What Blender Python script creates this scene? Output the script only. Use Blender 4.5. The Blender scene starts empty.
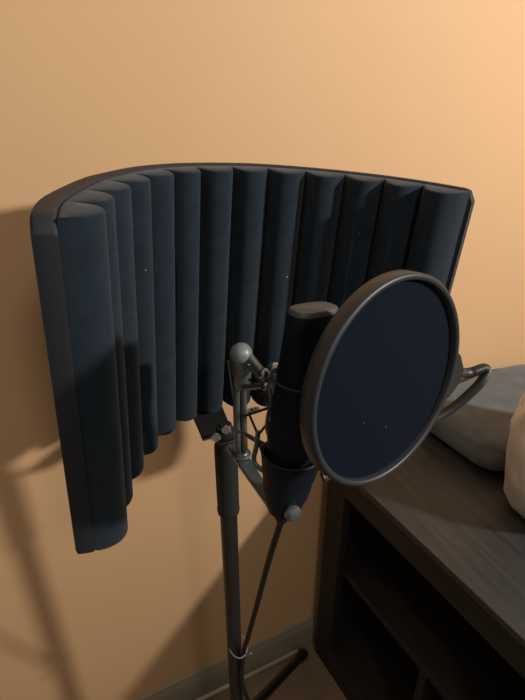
import bpy, bmesh, math, random
from math import sin, cos, pi, radians, sqrt
from mathutils import Vector, Matrix, noise

random.seed(4)
S = bpy.context.scene
C = S.collection
V = Vector

# ------------------------------------------------------------------ materials
def mat(name, col, rough=0.6, metal=0.0, spec=0.5, sheen=0.0):
    m = bpy.data.materials.new(name); m.use_nodes = True
    b = m.node_tree.nodes['Principled BSDF']
    b.inputs['Base Color'].default_value = (*col, 1)
    b.inputs['Roughness'].default_value = rough
    b.inputs['Metallic'].default_value = metal
    b.inputs['Specular IOR Level'].default_value = spec
    if sheen:
        b.inputs['Sheen Weight'].default_value = sheen
        b.inputs['Sheen Roughness'].default_value = 0.5
    return m

def N(m, t, **kw):
    n = m.node_tree.nodes.new(t)
    for k, v in kw.items():
        if hasattr(n, k) and not k[0].isupper(): setattr(n, k, v)
        else: n.inputs[k].default_value = v
    return n

def L(m, a, b): m.node_tree.links.new(a, b)

def vary(m, c1, c2, scale=(1, 1, 1), noise_scale=5, detail=4, lo=.35, hi=.65, bump=0.0, bump_scale=None, dist=0.001):
    b = m.node_tree.nodes['Principled BSDF']
    tc = N(m, 'ShaderNodeTexCoord'); mp = N(m, 'ShaderNodeMapping')
    mp.inputs['Scale'].default_value = scale
    L(m, tc.outputs['Object'], mp.inputs['Vector'])
    nz = N(m, 'ShaderNodeTexNoise'); nz.inputs['Scale'].default_value = noise_scale; nz.inputs['Detail'].default_value = detail
    L(m, mp.outputs['Vector'], nz.inputs['Vector'])
    cr = N(m, 'ShaderNodeValToRGB')
    cr.color_ramp.elements[0].position = lo; cr.color_ramp.elements[0].color = (*c1, 1)
    cr.color_ramp.elements[1].position = hi; cr.color_ramp.elements[1].color = (*c2, 1)
    L(m, nz.outputs['Fac'], cr.inputs['Fac'])
    L(m, cr.outputs['Color'], b.inputs['Base Color'])
    if bump:
        n2 = N(m, 'ShaderNodeTexNoise'); n2.inputs['Scale'].default_value = bump_scale or noise_scale; n2.inputs['Detail'].default_value = 5
        L(m, mp.outputs['Vector'], n2.inputs['Vector'])
        bp = N(m, 'ShaderNodeBump'); bp.inputs['Strength'].default_value = bump; bp.inputs['Distance'].default_value = dist
        L(m, n2.outputs['Fac'], bp.inputs['Height']); L(m, bp.outputs['Normal'], b.inputs['Normal'])
    return cr

def specks(m, col, scale, thresh, spread):
    """tiny pale lint specks lying on a dark cloth or foam"""
    b = m.node_tree.nodes['Principled BSDF']
    tc = N(m, 'ShaderNodeTexCoord')
    vo = N(m, 'ShaderNodeTexVoronoi'); vo.inputs['Scale'].default_value = scale
    L(m, tc.outputs['Object'], vo.inputs['Vector'])
    lt = N(m, 'ShaderNodeMath', operation='LESS_THAN'); lt.inputs[1].default_value = thresh
    L(m, vo.outputs['Distance'], lt.inputs[0])
    sp = N(m, 'ShaderNodeSeparateColor'); L(m, vo.outputs['Color'], sp.inputs['Color'])
    gt = N(m, 'ShaderNodeMath', operation='GREATER_THAN'); gt.inputs[1].default_value = spread
    L(m, sp.outputs['Red'], gt.inputs[0])
    mu = N(m, 'ShaderNodeMath', operation='MULTIPLY')
    L(m, lt.outputs[0], mu.inputs[0]); L(m, gt.outputs[0], mu.inputs[1])
    mx = N(m, 'ShaderNodeMix', data_type='RGBA')
    L(m, mu.outputs[0], mx.inputs['Factor'])
    src = b.inputs['Base Color']
    if src.links: L(m, src.links[0].from_socket, mx.inputs['A'])
    else: mx.inputs['A'].default_value = src.default_value
    mx.inputs['B'].default_value = (*col, 1)
    L(m, mx.outputs['Result'], b.inputs['Base Color'])

M = {}
M['wall'] = mat('orange_wall_paint', (.66, .395, .205), .62, spec=.25)
vary(M['wall'], (.652, .402, .212), (.668, .413, .219), noise_scale=3, bump=.12, bump_scale=160, dist=.0008)
M['base'] = mat('grey_beige_baseboard_paint', (.27, .235, .165), .55)
M['caulk'] = mat('pale_trim', (.55, .5, .42), .45)
M['floor'] = mat('brown_floor_boards', (.2, .14, .075), .5)
vary(M['floor'], (.19, .135, .075), (.25, .18, .10), scale=(1.2, 14, 1), noise_scale=3, detail=6, bump=.1, dist=.0005)
M['foam'] = mat('charcoal_foam', (.017, .026, .034), .95, spec=.12, sheen=.11)
vary(M['foam'], (.0110, .0180, .0265), (.0145, .0235, .0335), noise_scale=60, bump=.55, bump_scale=900, dist=.0009)
specks(M['foam'], (.35, .45, .55), 42, .035, .72)
M['shell'] = mat('dark_grey_shell', (.0165, .0185, .025), .68, spec=.45)
M['bracket'] = mat('dark_steel', (.05, .05, .05), .42, .6)
M['pole'] = mat('black_pole_paint', (.020, .0195, .019), .42)
M['grip'] = mat('black_rubber_grip', (.014, .0145, .015), .7)
M['steel'] = mat('bright_steel', (.55, .56, .55), .28, 1.0)
M['mount'] = mat('grey_metal_mount', (.21, .24, .24), .36, .7)
M['ball'] = mat('grey_knob', (.19, .225, .22), .42, .15)
M['cord'] = mat('dark_elastic', (.025, .026, .026), .8)
M['mic'] = mat('black_blue_microphone_paint', (.0038, .0070, .0155), .62, spec=.3)
M['cap'] = mat('grey_microphone_cap', (.09, .095, .10), .5, .2)
M['mesh'] = mat('navy_nylon_mesh', (.0028, .0055, .0125), .9, spec=.12)
specks(M['mesh'], (.12, .14, .16), 75, .045, .93)
M['ring'] = mat('black_plastic_ring', (.021, .024, .027), .45)
M['goose'] = mat('black_gooseneck', (.028, .028, .027), .45)
M['cable'] = mat('black_cable_rubber', (.006, .007, .010), .55)
M['white'] = mat('pale_nylon', (.24, .24, .23), .4)
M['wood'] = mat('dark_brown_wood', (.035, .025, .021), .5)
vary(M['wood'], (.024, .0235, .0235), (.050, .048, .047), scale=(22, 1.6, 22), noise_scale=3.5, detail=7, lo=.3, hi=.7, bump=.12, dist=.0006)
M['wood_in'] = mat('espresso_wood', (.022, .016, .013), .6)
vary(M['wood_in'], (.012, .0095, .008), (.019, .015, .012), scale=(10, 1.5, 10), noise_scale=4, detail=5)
M['grey_cloth'] = mat('grey_woven_cloth', (.16, .165, .165), .9, sheen=.15)
vary(M['grey_cloth'], (.10, .117, .124), (.13, .15, .158), noise_scale=30, bump=.4, bump_scale=500, dist=.0008)
M['satin'] = mat('pale_satin', (.62, .62, .62), .3, spec=.5)
vary(M['satin'], (.56, .56, .57), (.68, .68, .68), noise_scale=7, bump=.5, bump_scale=16, dist=.012)

# ------------------------------------------------------------------ mesh helpers
def finish(bm, name, m, parent=None, smooth=True, ang=35, bevel=0, sub=0):
    bmesh.ops.recalc_face_normals(bm, faces=bm.faces[:])
    if smooth:
        for f in bm.faces: f.smooth = True
        for e in bm.edges:
            if len(e.link_faces) == 2 and e.calc_face_angle(0) > radians(ang): e.smooth = False
    me = bpy.data.meshes.new(name); bm.to_mesh(me); bm.free()
    o = bpy.data.objects.new(name, me); C.objects.link(o)
    me.materials.append(m)
    if bevel:
        b = o.modifiers.new('bevel', 'BEVEL'); b.width = bevel; b.segments = 2; b.limit_method = 'ANGLE'; b.angle_limit = radians(40)
        if smooth: b.harden_normals = False
    if sub:
        s = o.modifiers.new('sub', 'SUBSURF'); s.levels = sub; s.render_levels = sub
    if parent: o.parent = parent; o.matrix_parent_inverse = Matrix.Translation(-parent.matrix_basis.translation) if False else Matrix()
    return o

ORIGIN = {}
def thing(name, label, cat, loc=(0, 0, 0), group=None):
    o = bpy.data.objects.new(name, None); C.objects.link(o)
    o.empty_display_size = .05
    o.location = loc; o['label'] = label; o['category'] = cat
    if group: o['group'] = group
    return o

def part(bm, name, m, parent, label=None, **kw):
    """parts are modelled in room coordinates, then shifted to their thing's own base point"""
    root = parent
    off = V((0, 0, 0))
    while root: off += root.location; root = root.parent
    bmesh.ops.translate(bm, verts=bm.verts[:], vec=-off)
    o = finish(bm, name, m, parent, **kw)
    if label: o['label'] = label
    return o

def catmull(pts, n=8):
    P = [V(p) for p in pts]; P = [P[0] * 2 - P[1]] + P + [P[-1] * 2 - P[-2]]
    out = []
    for i in range(1, len(P) - 2):
        a, b, c, d = P[i - 1:i + 3]
        for k in range(n):
            t = k / n
            out.append(.5 * ((2 * b) + (c - a) * t + (2 * a - 5 * b + 4 * c - d) * t * t + (3 * b - a - 3 * c + d) * t ** 3))
    out.append(P[-2]); return out

def tube(bm, pts, r, seg=12, caps=True, prof=None):
    P = [V(p) for p in pts]; n = len(P); rings = []
    t0 = (P[1] - P[0]).normalized()
    up = V((0, 0, 1)) if abs(t0.z) < .9 else V((1, 0, 0))
    nrm = t0.cross(up).normalized()
    for i, p in enumerate(P):
        t = (P[min(i + 1, n - 1)] - P[max(i - 1, 0)]).normalized()
        nrm = (nrm - t * nrm.dot(t)).normalized(); b = t.cross(nrm)
        rr = r[i] if isinstance(r, (list, tuple)) else r
        rings.append([bm.verts.new(p + (nrm * cos(a) + b * sin(a)) * rr) for a in [2 * pi * k / seg for k in range(seg)]])
    for A, B in zip(rings, rings[1:]):
        for k in range(seg): bm.faces.new((A[k], A[(k + 1) % seg], B[(k + 1) % seg], B[k]))
    if caps: bm.faces.new(rings[0][::-1]); bm.faces.new(rings[-1])
    return bm

def lathe(bm, prof, base, axis=(0, 0, 1), seg=32, close=True):
    """prof: (radius, height) pairs along axis from base"""
    ax = V(axis).normalized(); h = V((1, 0, 0)) if abs(ax.x) < .8 else V((0, 1, 0))
    u = ax.cross(h).normalized(); w = ax.cross(u); base = V(base); rings = []
    for r, z in prof:
        rings.append([bm.verts.new(base + ax * z + (u * cos(2 * pi * k / seg) + w * sin(2 * pi * k / seg)) * max(r, 1e-5)) for k in range(seg)])
    for A, B in zip(rings, rings[1:]):
        for k in range(seg): bm.faces.new((A[k], A[(k + 1) % seg], B[(k + 1) % seg], B[k]))
    if close: bm.faces.new(rings[0][::-1]); bm.faces.new(rings[-1])
    else:
        A, B = rings[-1], rings[0]
        for k in range(seg): bm.faces.new((A[k], A[(k + 1) % seg], B[(k + 1) % seg], B[k]))
    return bm

def box(bm, x0, x1, y0, y1, z0, z1, xf=None):
    vs = [bm.verts.new((x, y, z)) for z in (z0, z1) for y in (y0, y1) for x in (x0, x1)]
    if xf:
        for v in vs: v.co = xf @ v.co
    for f in ((0, 2, 3, 1), (4, 5, 7, 6), (0, 1, 5, 4), (1, 3, 7, 5), (3, 2, 6, 7), (2, 0, 4, 6)):
        bm.faces.new([vs[i] for i in f])
    return bm

def slab(bm, poly, z0, z1):
    lo = [bm.verts.new((x, y, z0)) for x, y in poly]; hi = [bm.verts.new((x, y, z1)) for x, y in poly]
    n = len(poly)
    for k in range(n): bm.faces.new((lo[k], lo[(k + 1) % n], hi[(k + 1) % n], hi[k]))
    bm.faces.new(lo[::-1]); bm.faces.new(hi)
    return bm

def B(): return bmesh.new()

def structure(bm, name, m, **kw):
    o = finish(bm, name, m, **kw); o['kind'] = 'structure'; return o

# ------------------------------------------------------------------ the room
structure(box(B(), -2.2, 3.4, 0, .12, 0, 2.6), 'wall_back', M['wall'], smooth=False)
structure(box(B(), -2.2, 3.4, -3.6, .12, -.1, 0), 'floor', M['floor'], smooth=False)
bm = B()   # moulded baseboard profile run along the wall
prof = [(0, 0), (-.013, 0), (-.013, .078), (-.0105, .088), (-.006, .094), (-.005, .101), (0, .104)]
a = [bm.verts.new((-2.2, y, z)) for y, z in prof]; b = [bm.verts.new((3.4, y, z)) for y, z in prof]
n = len(prof)
for k in range(n): bm.faces.new((a[k], a[(k + 1) % n], b[(k + 1) % n], b[k]))
bm.faces.new(a[::-1]); bm.faces.new(b)
structure(bm, 'baseboard_back', M['base'], ang=30)
bm = B()   # quarter-round strip where baseboard meets floor
prof = [(-.013, 0)] + [(-.013 - .0065 * cos(t), .0065 * sin(t)) for t in [k * pi / 2 / 5 for k in range(6)]]
a = [bm.verts.new((-2.2, y, z)) for y, z in prof]; b = [bm.verts.new((.47, y, z)) for y, z in prof]
n = len(prof)
for k in range(n): bm.faces.new((a[k], a[(k + 1) % n], b[(k + 1) % n], b[k]))
bm.faces.new(a[::-1]); bm.faces.new(b)
structure(bm, 'trim_1', M['caulk'], ang=30)

# ------------------------------------------------------------------ isolation shield
# its own frame: top plane through SO, tilted a little to the right; x along the opening, y towards the wall
ZB = 1.015
SO = V((.19, -.27, 1.342)); SN = V((.0659, -.0339, .9972)).normalized()
SX = (V((1, 0, 0)) - SN * SN.x).normalized(); SY = SN.cross(SX)
HS = .33
def shield_space(bm):
    for v in bm.verts: v.co = SO + SX * v.co.x + SY * v.co.y + SN * v.co.z
    return bm
ctrl = [(-.1825, -.1060), (-.1755, -.068), (-.1625, -.0325), (-.1300, .0270), (-.1060, .0555), (-.0690, .0905), (-.0300, .1120), (.0060, .1215), (.0430, .1250), (.0880, .1215), (.1340, .1050), (.1780, .0800), (.2160, .0510), (.2450, .0220), (.2705, -.0150), (.2910, -.0553)]
dense = catmull([(x, y, 0) for x, y in ctrl], 30)
cum = [0]
for p, q in zip(dense, dense[1:]): cum.append(cum[-1] + (q - p).length)
TOT = cum[-1]
def arc(s):
    s = max(0, min(TOT, s)); lo, hi = 0, len(cum) - 1
    while hi - lo > 1:
        mid = (lo + hi) // 2
        if cum[mid] <= s: lo = mid
        else: hi = mid
    t = (s - cum[lo]) / (cum[hi] - cum[lo])
    p = dense[lo].lerp(dense[hi], t)
    i0 = max(0, lo - 26); i1 = min(len(dense) - 1, hi + 26)
    T = (dense[i1] - dense[i0]).normalized()
    return p, V((T.y, -T.x, 0))

SH = thing('isolation_shield', 'curved dark acoustic shield lined with wavy foam, clamped on the pole before the orange wall', 'acoustic shield', (.182, -.2, ZB))
def TH(s): return .0175 - .006 * s / TOT
def strip(front, back, z0, z1, ss, rnd, ends=0):
    """solid wall that follows the arc between two depths; rnd rounds its upper and lower edges"""
    bm = B(); cols = []
    for s in ss:
        p, d = arc(s); f, k = front(s), back(s)
        r = min(rnd, (f - k) * .45)
        drop = 0
        if ends:
            e = min(s - ss[0], ss[-1] - s)
            if e < ends: drop = ends - sqrt(max(0, ends ** 2 - (ends - e) ** 2))
        prof = []
        for (dd, zz) in ((k, z0 + r), (k + r * .3, z0 + r * .3), (k + r, z0), (f - r, z0), (f - r * .3, z0 + r * .3), (f, z0 + r),
                         (f, z1 - r), (f - r * .3, z1 - r * .3), (f - r, z1), (k + r, z1), (k + r * .3, z1 - r * .3), (k, z1 - r)):
            z = zz + drop if zz < (z0 + z1) / 2 else zz - drop
            q = p + d * dd; prof.append(bm.verts.new((q.x, q.y, z)))
        cols.append(prof)
    m = 12
    for A, Bc in zip(cols, cols[1:]):
        for k in range(m): bm.faces.new((A[k], A[(k + 1) % m], Bc[(k + 1) % m], Bc[k]))
    bm.faces.new(cols[0][::-1]); bm.faces.new(cols[-1])
    return shield_space(bm)

part(strip(TH, lambda s: 0, -HS - .006, .0005, [TOT * k / 110 for k in range(111)], .003, ends=.012), 'shell', M['shell'], SH, ang=50)
NL = 13; F0, F1 = .003, TOT - .005
def lobe(s):
    u = ((s - F0) / (F1 - F0) * NL) % 1.0
    x = abs(2 * u - 1)
    return TH(s) + .006 + (.0265 + .012 * s / TOT) * max(0.0, 1 - x ** 2.3) ** (1 / 2.0)
fs = []
for k in range(NL):
    for q in range(20):
        t = .5 - .5 * cos(pi * q / 20) if 1 else q / 20
        fs.append(F0 + (F1 - F0) * (k + t) / NL)
fs.append(F1 - 1e-6)
part(strip(lobe, lambda s: TH(s) + .0002, -HS, -.0012, fs, .0024), 'wave_foam', M['foam'], SH, 'charcoal foam in rounded vertical ribs', ang=55)
bm = B()   # bracket that climbs from under the shield to the pole, with a flat ear under the shell
def plank(bm, rows, th):
    lo = [[bm.verts.new(V(p) - V((0, 0, th))) for p in r] for r in rows]; hi = [[bm.verts.new(V(p)) for p in r] for r in rows]
    for A, Bc, a_, b_ in zip(lo, lo[1:], hi, hi[1:]):
        bm.faces.new((A[0], A[1], Bc[1], Bc[0])); bm.faces.new((a_[0], b_[0], b_[1], a_[1]))
        bm.faces.new((A[0], Bc[0], b_[0], a_[0])); bm.faces.new((A[1], a_[1], b_[1], Bc[1]))
    bm.faces.new((lo[0][0], hi[0][0], hi[0][1], lo[0][1])); bm.faces.new((lo[-1][0], lo[-1][1], hi[-1][1], hi[-1][0]))
def under(x, y):
    p = SO + SX * x + SY * y - SN * (HS + .0066); return p
plank(bm, [[under(.004, .112), under(.054, .112)], [under(.000, .060), under(.046, .060)], [under(-.003, .030), under(.032, .030)], [(.1690, -.262, 1.0355), (.1950, -.262, 1.0355)], [(.1690, -.286, 1.0375), (.1940, -.286, 1.0375)]], .004)
part(bm, 'mounting_bracket', M['bracket'], SH, ang=25, bevel=.001)
bm = B()
lathe(bm, [(.0095, 0), (.0118, .001), (.0118, .009), (.0090, .011), (.0090, .016), (.007, .018)], (.1815, -.271, 1.0378), seg=24)
cl = part(bm, 'clamp', M['bracket'], SH)
for dx, dy, dz in ((-.002, -.010, .016), (-.013, -.004, .004)):
    bm = B(); lathe(bm, [(.0062, 0), (.0062, .004), (.0052, .0052), (.003, .0052), (.0028, .0035)], (.1815 + dx, -.271 + dy, 1.0385 + dz), axis=(-.45, -.8, .35), seg=6)
    part(bm, 'bolt', M['steel'], cl)

# ------------------------------------------------------------------ microphone stand
PX, PY = .1815, -.271
ST = thing('microphone_stand', 'black tripod microphone stand with a thick grip, standing on the floor before the baseboard', 'microphone stand', (PX, PY, 0))
bm = B(); lathe(bm, [(.0115, .20), (.0120, .202), (.0120, .93)], (PX, PY, 0), seg=24)
part(bm, 'pole', M['pole'], ST)
bm = B(); lathe(bm, [(.0125, .905), (.0150, .908), (.0156, .914), (.0150, .918), (.0150, 1.012), (.0146, 1.022), (.0125, 1.028), (.0110, 1.0315)], (PX, PY, 0), seg=28)
part(bm, 'grip', M['grip'], ST)
bm = B(); lathe(bm, [(.014, .29), (.021, .295), (.022, .31), (.022, .36), (.018, .375), (.0135, .38)], (PX, PY, 0), seg=24)
hub = part(bm, 'hub', M['grip'], ST)
for k in range(3):
    a = radians(51.5 + 120 * k)
    d = V((sin(a), cos(a), 0))
    foot = V((PX, PY, 0)) + d * .372; hb = V((PX, PY, .345)) + d * .020
    bm = B(); tube(bm, [hb, hb.lerp(foot + V((0, 0, .017)), .5), foot + V((0, 0, .017))], .0105, 14)
    lg = part(bm, 'leg', M['pole'], ST)
    bm = B(); dirv = (foot + V((0, 0, .017)) - hb).normalized()
    lathe(bm, [(.0105, -.045), (.0128, -.04), (.0128, .008), (.009, .014)], foot + V((0, 0, .0165)), axis=dirv, seg=16)
    part(bm, 'rubber_foot', M['grip'], lg)

# ------------------------------------------------------------------ shock mount
SM = thing('shock_mount', 'grey metal spider shock mount with a round knob and elastic cords, holding the microphone', 'shock mount', (.180, -.323, 1.04))
bm = B()
tube(bm, catmull([(.1772, -.3222, 1.047), (.1768, -.3225, 1.10), (.1776, -.3240, 1.145), (.1795, -.3262, 1.172)], 6), .0042, 12)
tube(bm, catmull([(.1842, -.3252, 1.047), (.1838, -.3255, 1.10), (.1836, -.3268, 1.145), (.1830, -.3282, 1.172)], 6), .0036, 12)
tube(bm, catmull([(.1700, -.3200, 1.172), (.1725, -.3212, 1.14), (.1765, -.3225, 1.105)], 6), .0016, 8)
post = part(bm, 'post', M['mount'], SM)
bm = B()   # conical collar under the knob
lathe(bm, [(.0062, 0), (.0088, .006), (.0112, .030), (.0118, .036)], (.1815, -.3285, 1.140), axis=(-.02, -.03, 1), seg=24)
part(bm, 'collar', M['mount'], post)
bm = B()   # round knob
lathe(bm, [(.0004, .0112)] + [(.0118 * sin(t), .0118 * -cos(t)) for t in [pi * k / 18 for k in range(17, 1, -1)]] + [(.0012, -.0117)], (.1806, -.3295, 1.1825), seg=28)
part(bm, 'knob', M['ball'], post, 'pale grey ball knob')
bm = B()   # hinged clip that reaches from the knob to the cradle
tube(bm, [(.1866, -.3330, 1.1820), (.1880, -.3470, 1.1775), (.1890, -.3650, 1.1745)], .0046, 12)
tube(bm, [(.1868, -.3330, 1.1710), (.1886, -.3500, 1.1665), (.1893, -.3680, 1.1630)], .0030, 10)
tube(bm, [(.1805, -.3330, 1.1440), (.1840, -.3560, 1.1570), (.1852, -.3727, 1.1672)], .0036, 12)
clip = part(bm, 'clip', M['mount'], SM)
for p, ax, r, h in (((.1878, -.3650, 1.1765), (.25, -.9, .2), .0058, .007), ((.1905, -.3790, 1.1880), (.6, -.6, .4), .0060, .009), ((.1862, -.3740, 1.1670), (.3, -.9, -.1), .0050, .006)):
    bm = B(); lathe(bm, [(r * .8, 0), (r, h * .2), (r, h * .7), (r * .7, h), (r * .3, h * 1.1)], p, axis=ax, seg=20)
    part(bm, 'screw', M['steel'], clip)
def cage(px, pz): return (px, pz)
bm = B()
tube(bm, catmull([(.1850, -.3830, 1.1753), (.1855, -.3880, 1.1640), (.1846, -.3895, 1.1558), (.1820, -.3885, 1.1410), (.1815, -.3879, 1.1263), (.1827, -.3940, 1.1140)], 6), .0019, 10)
part(bm, 'frame', M['mount'], SM)
bm = B()
tube(bm, catmull([(.1803, -.3700, 1.1110), (.1785, -.3695, 1.0920), (.1758, -.3685, 1.0760), (.1768, -.3750, 1.0700), (.1850, -.3960, 1.0690)], 6), .0028, 10)
part(bm, 'frame', M['mount'], SM)
bm = B()
tube(bm, [(.1782, -.3300, 1.0840), (.1815, -.3600, 1.0930), (.1860, -.3920, 1.1020)], .0026, 10)
part(bm, 'strap', M['mount'], SM)
bm = B(); lathe(bm, [(.0075, -.004), (.0092, -.003), (.0092, .003), (.0078, .0045)], (.1805, -.3230, 1.047), seg=24)
tube(bm, [V((.1805, -.3230, 1.047)) + V((cos(t), sin(t), 0)) * .0098 for t in [2 * pi * k / 24 for k in range(25)]], .0019, 8)
nut = part(bm, 'nut', M['mount'], SM)
bm = B()   # bottom bar that reaches under the microphone and carries the whole mount on the bracket
slab(bm, [(.1725, -.2950), (.1890, -.2950), (.1890, -.330), (.1860, -.405), (.1830, -.414), (.1770, -.414), (.1745, -.405), (.1725, -.330)], 1.0365, 1.0425)
part(bm, 'bar', M['mount'], SM, ang=30, bevel=.0012)
for pts in ([(.1822, -.3450, 1.1600), (.1850, -.3890, 1.1558)], [(.1800, -.3310, 1.1049), (.1832, -.3870, 1.1500)],
            [(.1825, -.3439, 1.1145), (.1800, -.3700, 1.1075)], [(.1825, -.3890, 1.1346), (.1800, -.3700, 1.1062)],
            [(.1800, -.3705, 1.1006), (.1830, -.3800, 1.0790)], [(.1835, -.3880, 1.1550), (.1835, -.3720, 1.1690)]):
    bm = B(); tube(bm, [pts[0], V(pts[0]).lerp(V(pts[1]), .5), pts[1]], .0014, 8)
    part(bm, 'elastic_cord', M['cord'], SM)
bm = B(); pts = []
a0, a1 = V((.1797, -.3470, 1.1225)), V((.1840, -.3620, 1.1330)); ax = (a1 - a0).normalized(); u = ax.cross(V((0, 0, 1))).normalized(); w = ax.cross(u)
for k in range(49):
    t = k / 48; pts.append(a0.lerp(a1, t) + (u * cos(t * 12 * pi) + w * sin(t * 12 * pi)) * .0022)
tube(bm, pts, .0007, 6)
part(bm, 'spring', M['steel'], SM, 'small bright coil spring')

# microphone axis: leans a touch away from the viewer
mt, mb = V((.2170, -.4070, 1.2570)), V((.1912, -.4125, 1.0630))
max_ = (mt - mb).normalized()
front = V((.21, -.978, 0)); front = (front - max_ * front.dot(max_)).normalized()
side = max_.cross(front).normalized()
def sq(bm, rows, n=40, e=3.0):
    """rows: (distance along axis, half width, half depth); rounded-rectangle sections"""
    rings = []
    for h, wx, wy in rows:
        ring = []
        for k in range(n):
            t = 2 * pi * k / n; c_, s_ = cos(t), sin(t)
            x = math.copysign(abs(c_) ** (2 / e), c_) * wx; y = math.copysign(abs(s_) ** (2 / e), s_) * wy
            ring.append(bm.verts.new(mb + max_ * h + side * x + front * y))
        rings.append(ring)
    for A, Bc in zip(rings, rings[1:]):
        for k in range(n): bm.faces.new((A[k], A[(k + 1) % n], Bc[(k + 1) % n], Bc[k]))
    bm.faces.new(rings[0][::-1]); bm.faces.new(rings[-1])
    return bm
LM = (mt - mb).length
# cup of the mount round the foot of the microphone
bm = B()
lathe(bm, [(.0150, -.026), (.0165, -.024), (.0225, -.004), (.0290, .036), (.0305, .044), (.0285, .044), (.0262, .030), (.0250, .010), (.0235, .000), (.0150, -.020)], mb, axis=max_, seg=40, close=False)
cup = part(bm, 'cup', M['mic'], SM)
for z, r in ((.0445, .0292), (.128, .0305)):
    bm = B()
    tube(bm, [mb + max_ * z + (side * cos(t) + front * sin(t) * .92) * r for t in [2 * pi * k / 40 for k in range(41)]], .0013, 8)
    part(bm, 'cradle_ring', M['cord'], SM)
bm = B()
lathe(bm, [(.0050, 0), (.0080, .001), (.0085, .006), (.0070, .009), (.003, .010)], mb - max_ * .008 + front * .0190 - side * .010, axis=front, seg=20)
part(bm, 'screw', M['mount'], cup)

# ------------------------------------------------------------------ microphone
MC = thing('condenser_microphone', 'dark side-address condenser microphone held upright behind the round pop filter', 'microphone', mb)
part(sq(B(), [(-.004, .016, .015), (-.001, .0215, .0195), (.006, .0232, .0205), (.055, .0238, .0208), (.056, .0242, .0212), (.060, .0242, .0212), (.061, .0250, .0212), (.100, .0252, .0205), (LM - .010, .0256, .0140), (LM - .004, .0254, .0135)]), 'body', M['mic'], MC)
part(sq(B(), [(LM - .004, .0250, .0132), (LM - .0015, .0248, .0128), (LM + .0005, .0240, .0118), (LM + .0012, .022, .009)]), 'cap', M['cap'], MC, 'flat grey top cap')
bm = B(); rows = []
for k in range(5):
    z = -.016 + k * .0024; rows += [(.0150, z), (.0160, z + .0006), (.0160, z + .0016), (.0150, z + .0022)]
lathe(bm, rows, mb, axis=max_, seg=32)
part(bm, 'threaded_collar', M['mount'], MC, 'ridged metal collar')

# ------------------------------------------------------------------ microphone cable
CB = thing('microphone_cable', 'black cable hanging from the microphone and running down the stand pole', 'cable', mb - max_ * .016)
bm = B(); lathe(bm, [(.0042, -.026), (.0060, -.023), (.0092, -.014), (.0098, -.011), (.0098, .000)], mb - max_ * .0165, axis=max_, seg=24)
part(bm, 'plug', M['cable'], CB)
bm = B()
tube(bm, catmull([mb - max_ * .040, (.1857, -.3855, .930), (.1880, -.3470, .800), (.1915, -.3060, .668), (.1905, -.2885, .600), (.1865, -.2880, .520), (.2000, -.2900, .44), (.2085, -.2840, .36), (.2400, -.3000, .20), (.29, -.33, .06), (.34, -.38, .0045), (.40, -.48, .0045), (.44, -.62, .0045), (.42, -.80, .0045)], 10), .0038, 12)
part(bm, 'cord', M['cable'], CB)
TI = thing('cable_tie', 'small pale nylon tie holding the black cable against the stand pole', 'cable tie', (.1835, -.281, .612))
bm = B(); ring = []
for k in range(33):
    t = 2 * pi * k / 32; ring.append(V((.1845 + .0150 * cos(t) * .92, -.2785 + .0212 * sin(t), .612 + .003 * cos(t))))
tube(bm, ring, .0011, 8, caps=False)
part(bm, 'strap', M['white'], TI)
bm = B(); tube(bm, catmull([(.1920, -.2975, .614), (.1960, -.3030, .619), (.1955, -.3080, .626)], 4), .0013, 8)
part(bm, 'tail', M['white'], TI)

# ------------------------------------------------------------------ pop filter
PC = V((.2318, -.4945, 1.2260))
pn = V((.21, -.978, .085)).normalized()
PF = thing('pop_filter', 'round black pop filter with dark mesh in front of the microphone', 'pop filter', PC)
def disc_frame():
    u = pn.cross(V((0, 0, 1))).normalized(); return u, pn.cross(u)
R0 = .0855
bm = B()
lathe(bm, [(R0 - .0050, -.0070), (R0 - .001, -.0070), (R0, -.0060), (R0, .0052), (R0 - .0012, .0066), (R0 - .0040, .0066), (R0 - .0054, .0052), (R0 - .0054, -.0060)], PC, axis=pn, seg=96, close=False)
part(bm, 'ring', M['ring'], PF, ang=50)
for h, nm in ((.0012, 'mesh'), (-.0050, 'mesh')):
    bm = B(); lathe(bm, [(.0004, h + .0009), (R0 * .5, h + .0007), (R0 - .0052, h), (R0 - .0052, h - .0008), (R0 * .5, h - .0001), (.0004, h + .0001)], PC, axis=pn, seg=96)
    part(bm, nm, M['mesh'], PF)
u, w = disc_frame()
# direction in the ring plane (screen right) where the holder tab sits
rd = V((.93, .20, -.27)); rd = (rd - pn * rd.dot(pn)).normalized(); td = pn.cross(rd)
bm = B()
for hh in (-.0055, .0055):
    pass
pts = [(R0 - .003, .024), (R0 + .006, .019), (R0 + .015, .009), (R0 + .018, .0055), (R0 + .018, -.0055), (R0 + .015, -.009), (R0 + .006, -.019), (R0 - .003, -.024)]
lo = [bm.verts.new(PC + rd * x + td * y - pn * .0055) for x, y in pts]; hi = [bm.verts.new(PC + rd * x + td * y + pn * .0045) for x, y in pts]
n = len(pts)
for k in range(n): bm.faces.new((lo[k], lo[(k + 1) % n], hi[(k + 1) % n], hi[k]))
bm.faces.new(lo[::-1]); bm.faces.new(hi)
part(bm, 'holder', M['ring'], PF, ang=30, bevel=.0012)
p0 = PC + rd * (R0 + .012)
bm = B()
tube(bm, [p0, p0 + rd * .010, p0 + rd * .018], .0044, 14)
fer = part(bm, 'ferrule', M['goose'], PF)
g0 = p0 + rd * .016
path = [g0, g0 + rd * .012, g0 + V((.0250, -.0005, -.0010)), g0 + V((.0280, -.0005, -.0085)), g0 + V((.0205, .001, -.0230)), g0 + V((-.0060, .0075, -.0480)), (.282, -.4570, 1.1270), (.243, -.4440, 1.0980), (.2190, -.4340, 1.0860)]
bm = B(); c = catmull(path, 26)
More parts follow.
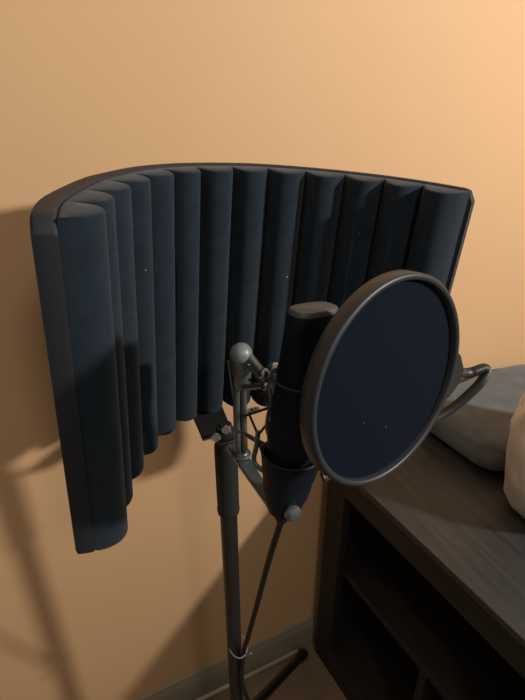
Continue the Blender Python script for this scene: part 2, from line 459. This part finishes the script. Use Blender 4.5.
tube(bm, c, [.0046 + (.00012 if i % 2 else -.00012) for i in range(len(c))], 12)
part(bm, 'gooseneck', M['goose'], PF)
bm = B(); rows = []
for k in range(6):
    z = k * .0024; rows += [(.0048, z), (.0056, z + .0006), (.0056, z + .0016), (.0048, z + .0022)]
e0 = V((.2190, -.4340, 1.0860)); ed = (V((.243, -.4440, 1.0980)) - e0).normalized()
lathe(bm, rows, e0 + ed * .002, axis=ed, seg=20)
part(bm, 'threaded_end', M['steel'], PF, 'ridged bright metal end')

# ------------------------------------------------------------------ dark shelf cabinet beside the stand
ROT = Matrix.Translation((.511, -.036, 0)) @ Matrix.Rotation(radians(3.8), 4, 'Z')
CA = thing('shelf_cabinet', 'dark brown open-sided wooden shelf cabinet against the orange wall', 'cabinet', (.511, -.036, 0))
W, LN, HT = .60, 1.25, .714
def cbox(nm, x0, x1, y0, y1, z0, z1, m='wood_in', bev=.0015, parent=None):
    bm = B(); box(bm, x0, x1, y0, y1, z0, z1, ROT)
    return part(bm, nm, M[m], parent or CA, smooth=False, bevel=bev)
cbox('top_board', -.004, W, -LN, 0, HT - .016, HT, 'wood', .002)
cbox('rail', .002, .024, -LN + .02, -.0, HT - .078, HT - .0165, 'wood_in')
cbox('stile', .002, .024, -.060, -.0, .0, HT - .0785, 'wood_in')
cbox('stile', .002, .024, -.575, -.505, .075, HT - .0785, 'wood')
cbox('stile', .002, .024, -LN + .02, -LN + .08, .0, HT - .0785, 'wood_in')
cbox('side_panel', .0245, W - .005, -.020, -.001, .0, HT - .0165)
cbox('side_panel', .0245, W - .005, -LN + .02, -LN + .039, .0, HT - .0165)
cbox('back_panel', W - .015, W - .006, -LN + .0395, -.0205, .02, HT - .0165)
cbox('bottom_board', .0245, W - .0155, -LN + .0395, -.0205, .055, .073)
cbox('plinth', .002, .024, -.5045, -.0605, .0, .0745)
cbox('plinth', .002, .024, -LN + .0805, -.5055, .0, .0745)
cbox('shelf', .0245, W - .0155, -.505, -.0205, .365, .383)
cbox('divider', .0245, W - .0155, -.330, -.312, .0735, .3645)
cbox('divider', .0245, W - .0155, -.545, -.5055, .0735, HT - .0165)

# ------------------------------------------------------------------ soft things on the cabinet
def pillow(cx, cy, z0, hx, hy, h, e, rot, amp, seed, name, m, label, cat, nu=48, nv=28, squash=.55, top_shift=(0, 0), flat=.5):
    bm = B(); rings = []
    R = Matrix.Rotation(radians(rot), 3, 'Z')
    for j in range(nv + 1):
        ph = -pi / 2 + pi * j / nv; zz = sin(ph); rr = max(.002, cos(ph)) ** squash
        ring = []
        for i in range(nu):
            t = 2 * pi * i / nu; c_, s_ = cos(t), sin(t)
            x = math.copysign(abs(c_) ** (2 / e), c_) * hx * rr; y = math.copysign(abs(s_) ** (2 / e), s_) * hy * rr
            p = V((x, y, 0))
            q = V((x / hx * 1.7 + seed, y / hy * 1.7, zz * 1.5))
            d = noise.noise(q) * amp + noise.noise(q * 2.6) * amp * .45
            z = math.copysign(abs(zz) ** .85, zz)
            k = 1 + d / max(hx, hy)
            x, y = p.x * k, p.y * k
            hgt = h * (.5 + .5 * z) + (d * .6 if zz > -.6 else 0)
            hgt = max(0, hgt)
            f = (hgt / h)
            v = R @ V((x + top_shift[0] * f, y + top_shift[1] * f, 0))
            ring.append(bm.verts.new((cx + v.x, cy + v.y, z0 + hgt)))
        rings.append(ring)
    for A, Bc in zip(rings, rings[1:]):
        for k in range(nu): bm.faces.new((A[k], A[(k + 1) % nu], Bc[(k + 1) % nu], Bc[k]))
    bm.faces.new(rings[0][::-1]); bm.faces.new(rings[-1])
    o = finish(bm, name, m, ang=80)
    o['label'] = label; o['category'] = cat
    return o
pillow(.930, -.142, HT + .0008, .195, .120, .092, 5.0, 3.8, .007, 3.1, 'cushion', M['grey_cloth'], 'soft grey cloth cushion lying on the cabinet against the wall', 'cushion', squash=.26)
pillow(.815, -.358, HT + .0008, .130, .092, .305, 2.3, 0, .014, 9.7, 'bag', M['satin'], 'pale shiny crumpled bag standing on the cabinet beside the grey cushion', 'bag', squash=.42, nu=72, nv=40)

# ------------------------------------------------------------------ light
def lamp(name, loc, power, col, rad):
    l = bpy.data.lights.new(name, 'POINT'); l.energy = power; l.color = col; l.shadow_soft_size = rad
    o = bpy.data.objects.new(name, l); o.location = loc; C.objects.link(o); return o
al = bpy.data.lights.new('lamp_head', 'AREA'); al.shape = 'DISK'; al.size = .15; al.energy = 64; al.color = (1, .96, .90)
ao = bpy.data.objects.new('lamp_head', al); C.objects.link(ao); ao.location = (1.75, -1.75, 2.0)   # tilted lamp head that washes the upper wall
ao.rotation_euler = V((-.85, 1.75, .6)).to_track_quat('-Z', 'Y').to_euler()
lamp('ceiling_lamp', (.10, -1.65, 2.15), 17, (1, .92, .82), .11)
wd = bpy.data.worlds.new('room_ambience'); S.world = wd; wd.use_nodes = True
wn, wl = wd.node_tree.nodes, wd.node_tree.links      # dim room: pale ceiling above, darker floor below
bg = wn['Background']; bg.inputs['Color'].default_value = (1, .88, .76, 1)
tc = wn.new('ShaderNodeTexCoord'); sx = wn.new('ShaderNodeSeparateXYZ'); mr = wn.new('ShaderNodeMapRange')
wl.new(tc.outputs['Generated'], sx.inputs[0]); wl.new(sx.outputs['Z'], mr.inputs['Value'])
mr.inputs['From Min'].default_value = -.4; mr.inputs['From Max'].default_value = .8
mr.inputs['To Min'].default_value = .03; mr.inputs['To Max'].default_value = .30
wl.new(mr.outputs['Result'], bg.inputs['Strength'])

# ------------------------------------------------------------------ camera
cam = bpy.data.cameras.new('camera'); co = bpy.data.objects.new('camera', cam); C.objects.link(co)
cam.sensor_fit = 'VERTICAL'; cam.sensor_height = 24; cam.lens = 505 / 700 * 24; cam.clip_start = .02
co.location = (0, -.75, 1.43)
co.rotation_euler = (radians(90 - 28), 0, radians(-26))
S.camera = co
S.view_settings.view_transform = 'Standard'; S.view_settings.look = 'None'; S.view_settings.gamma = 1; S.view_settings.use_curve_mapping = False
S.view_settings.exposure = 0
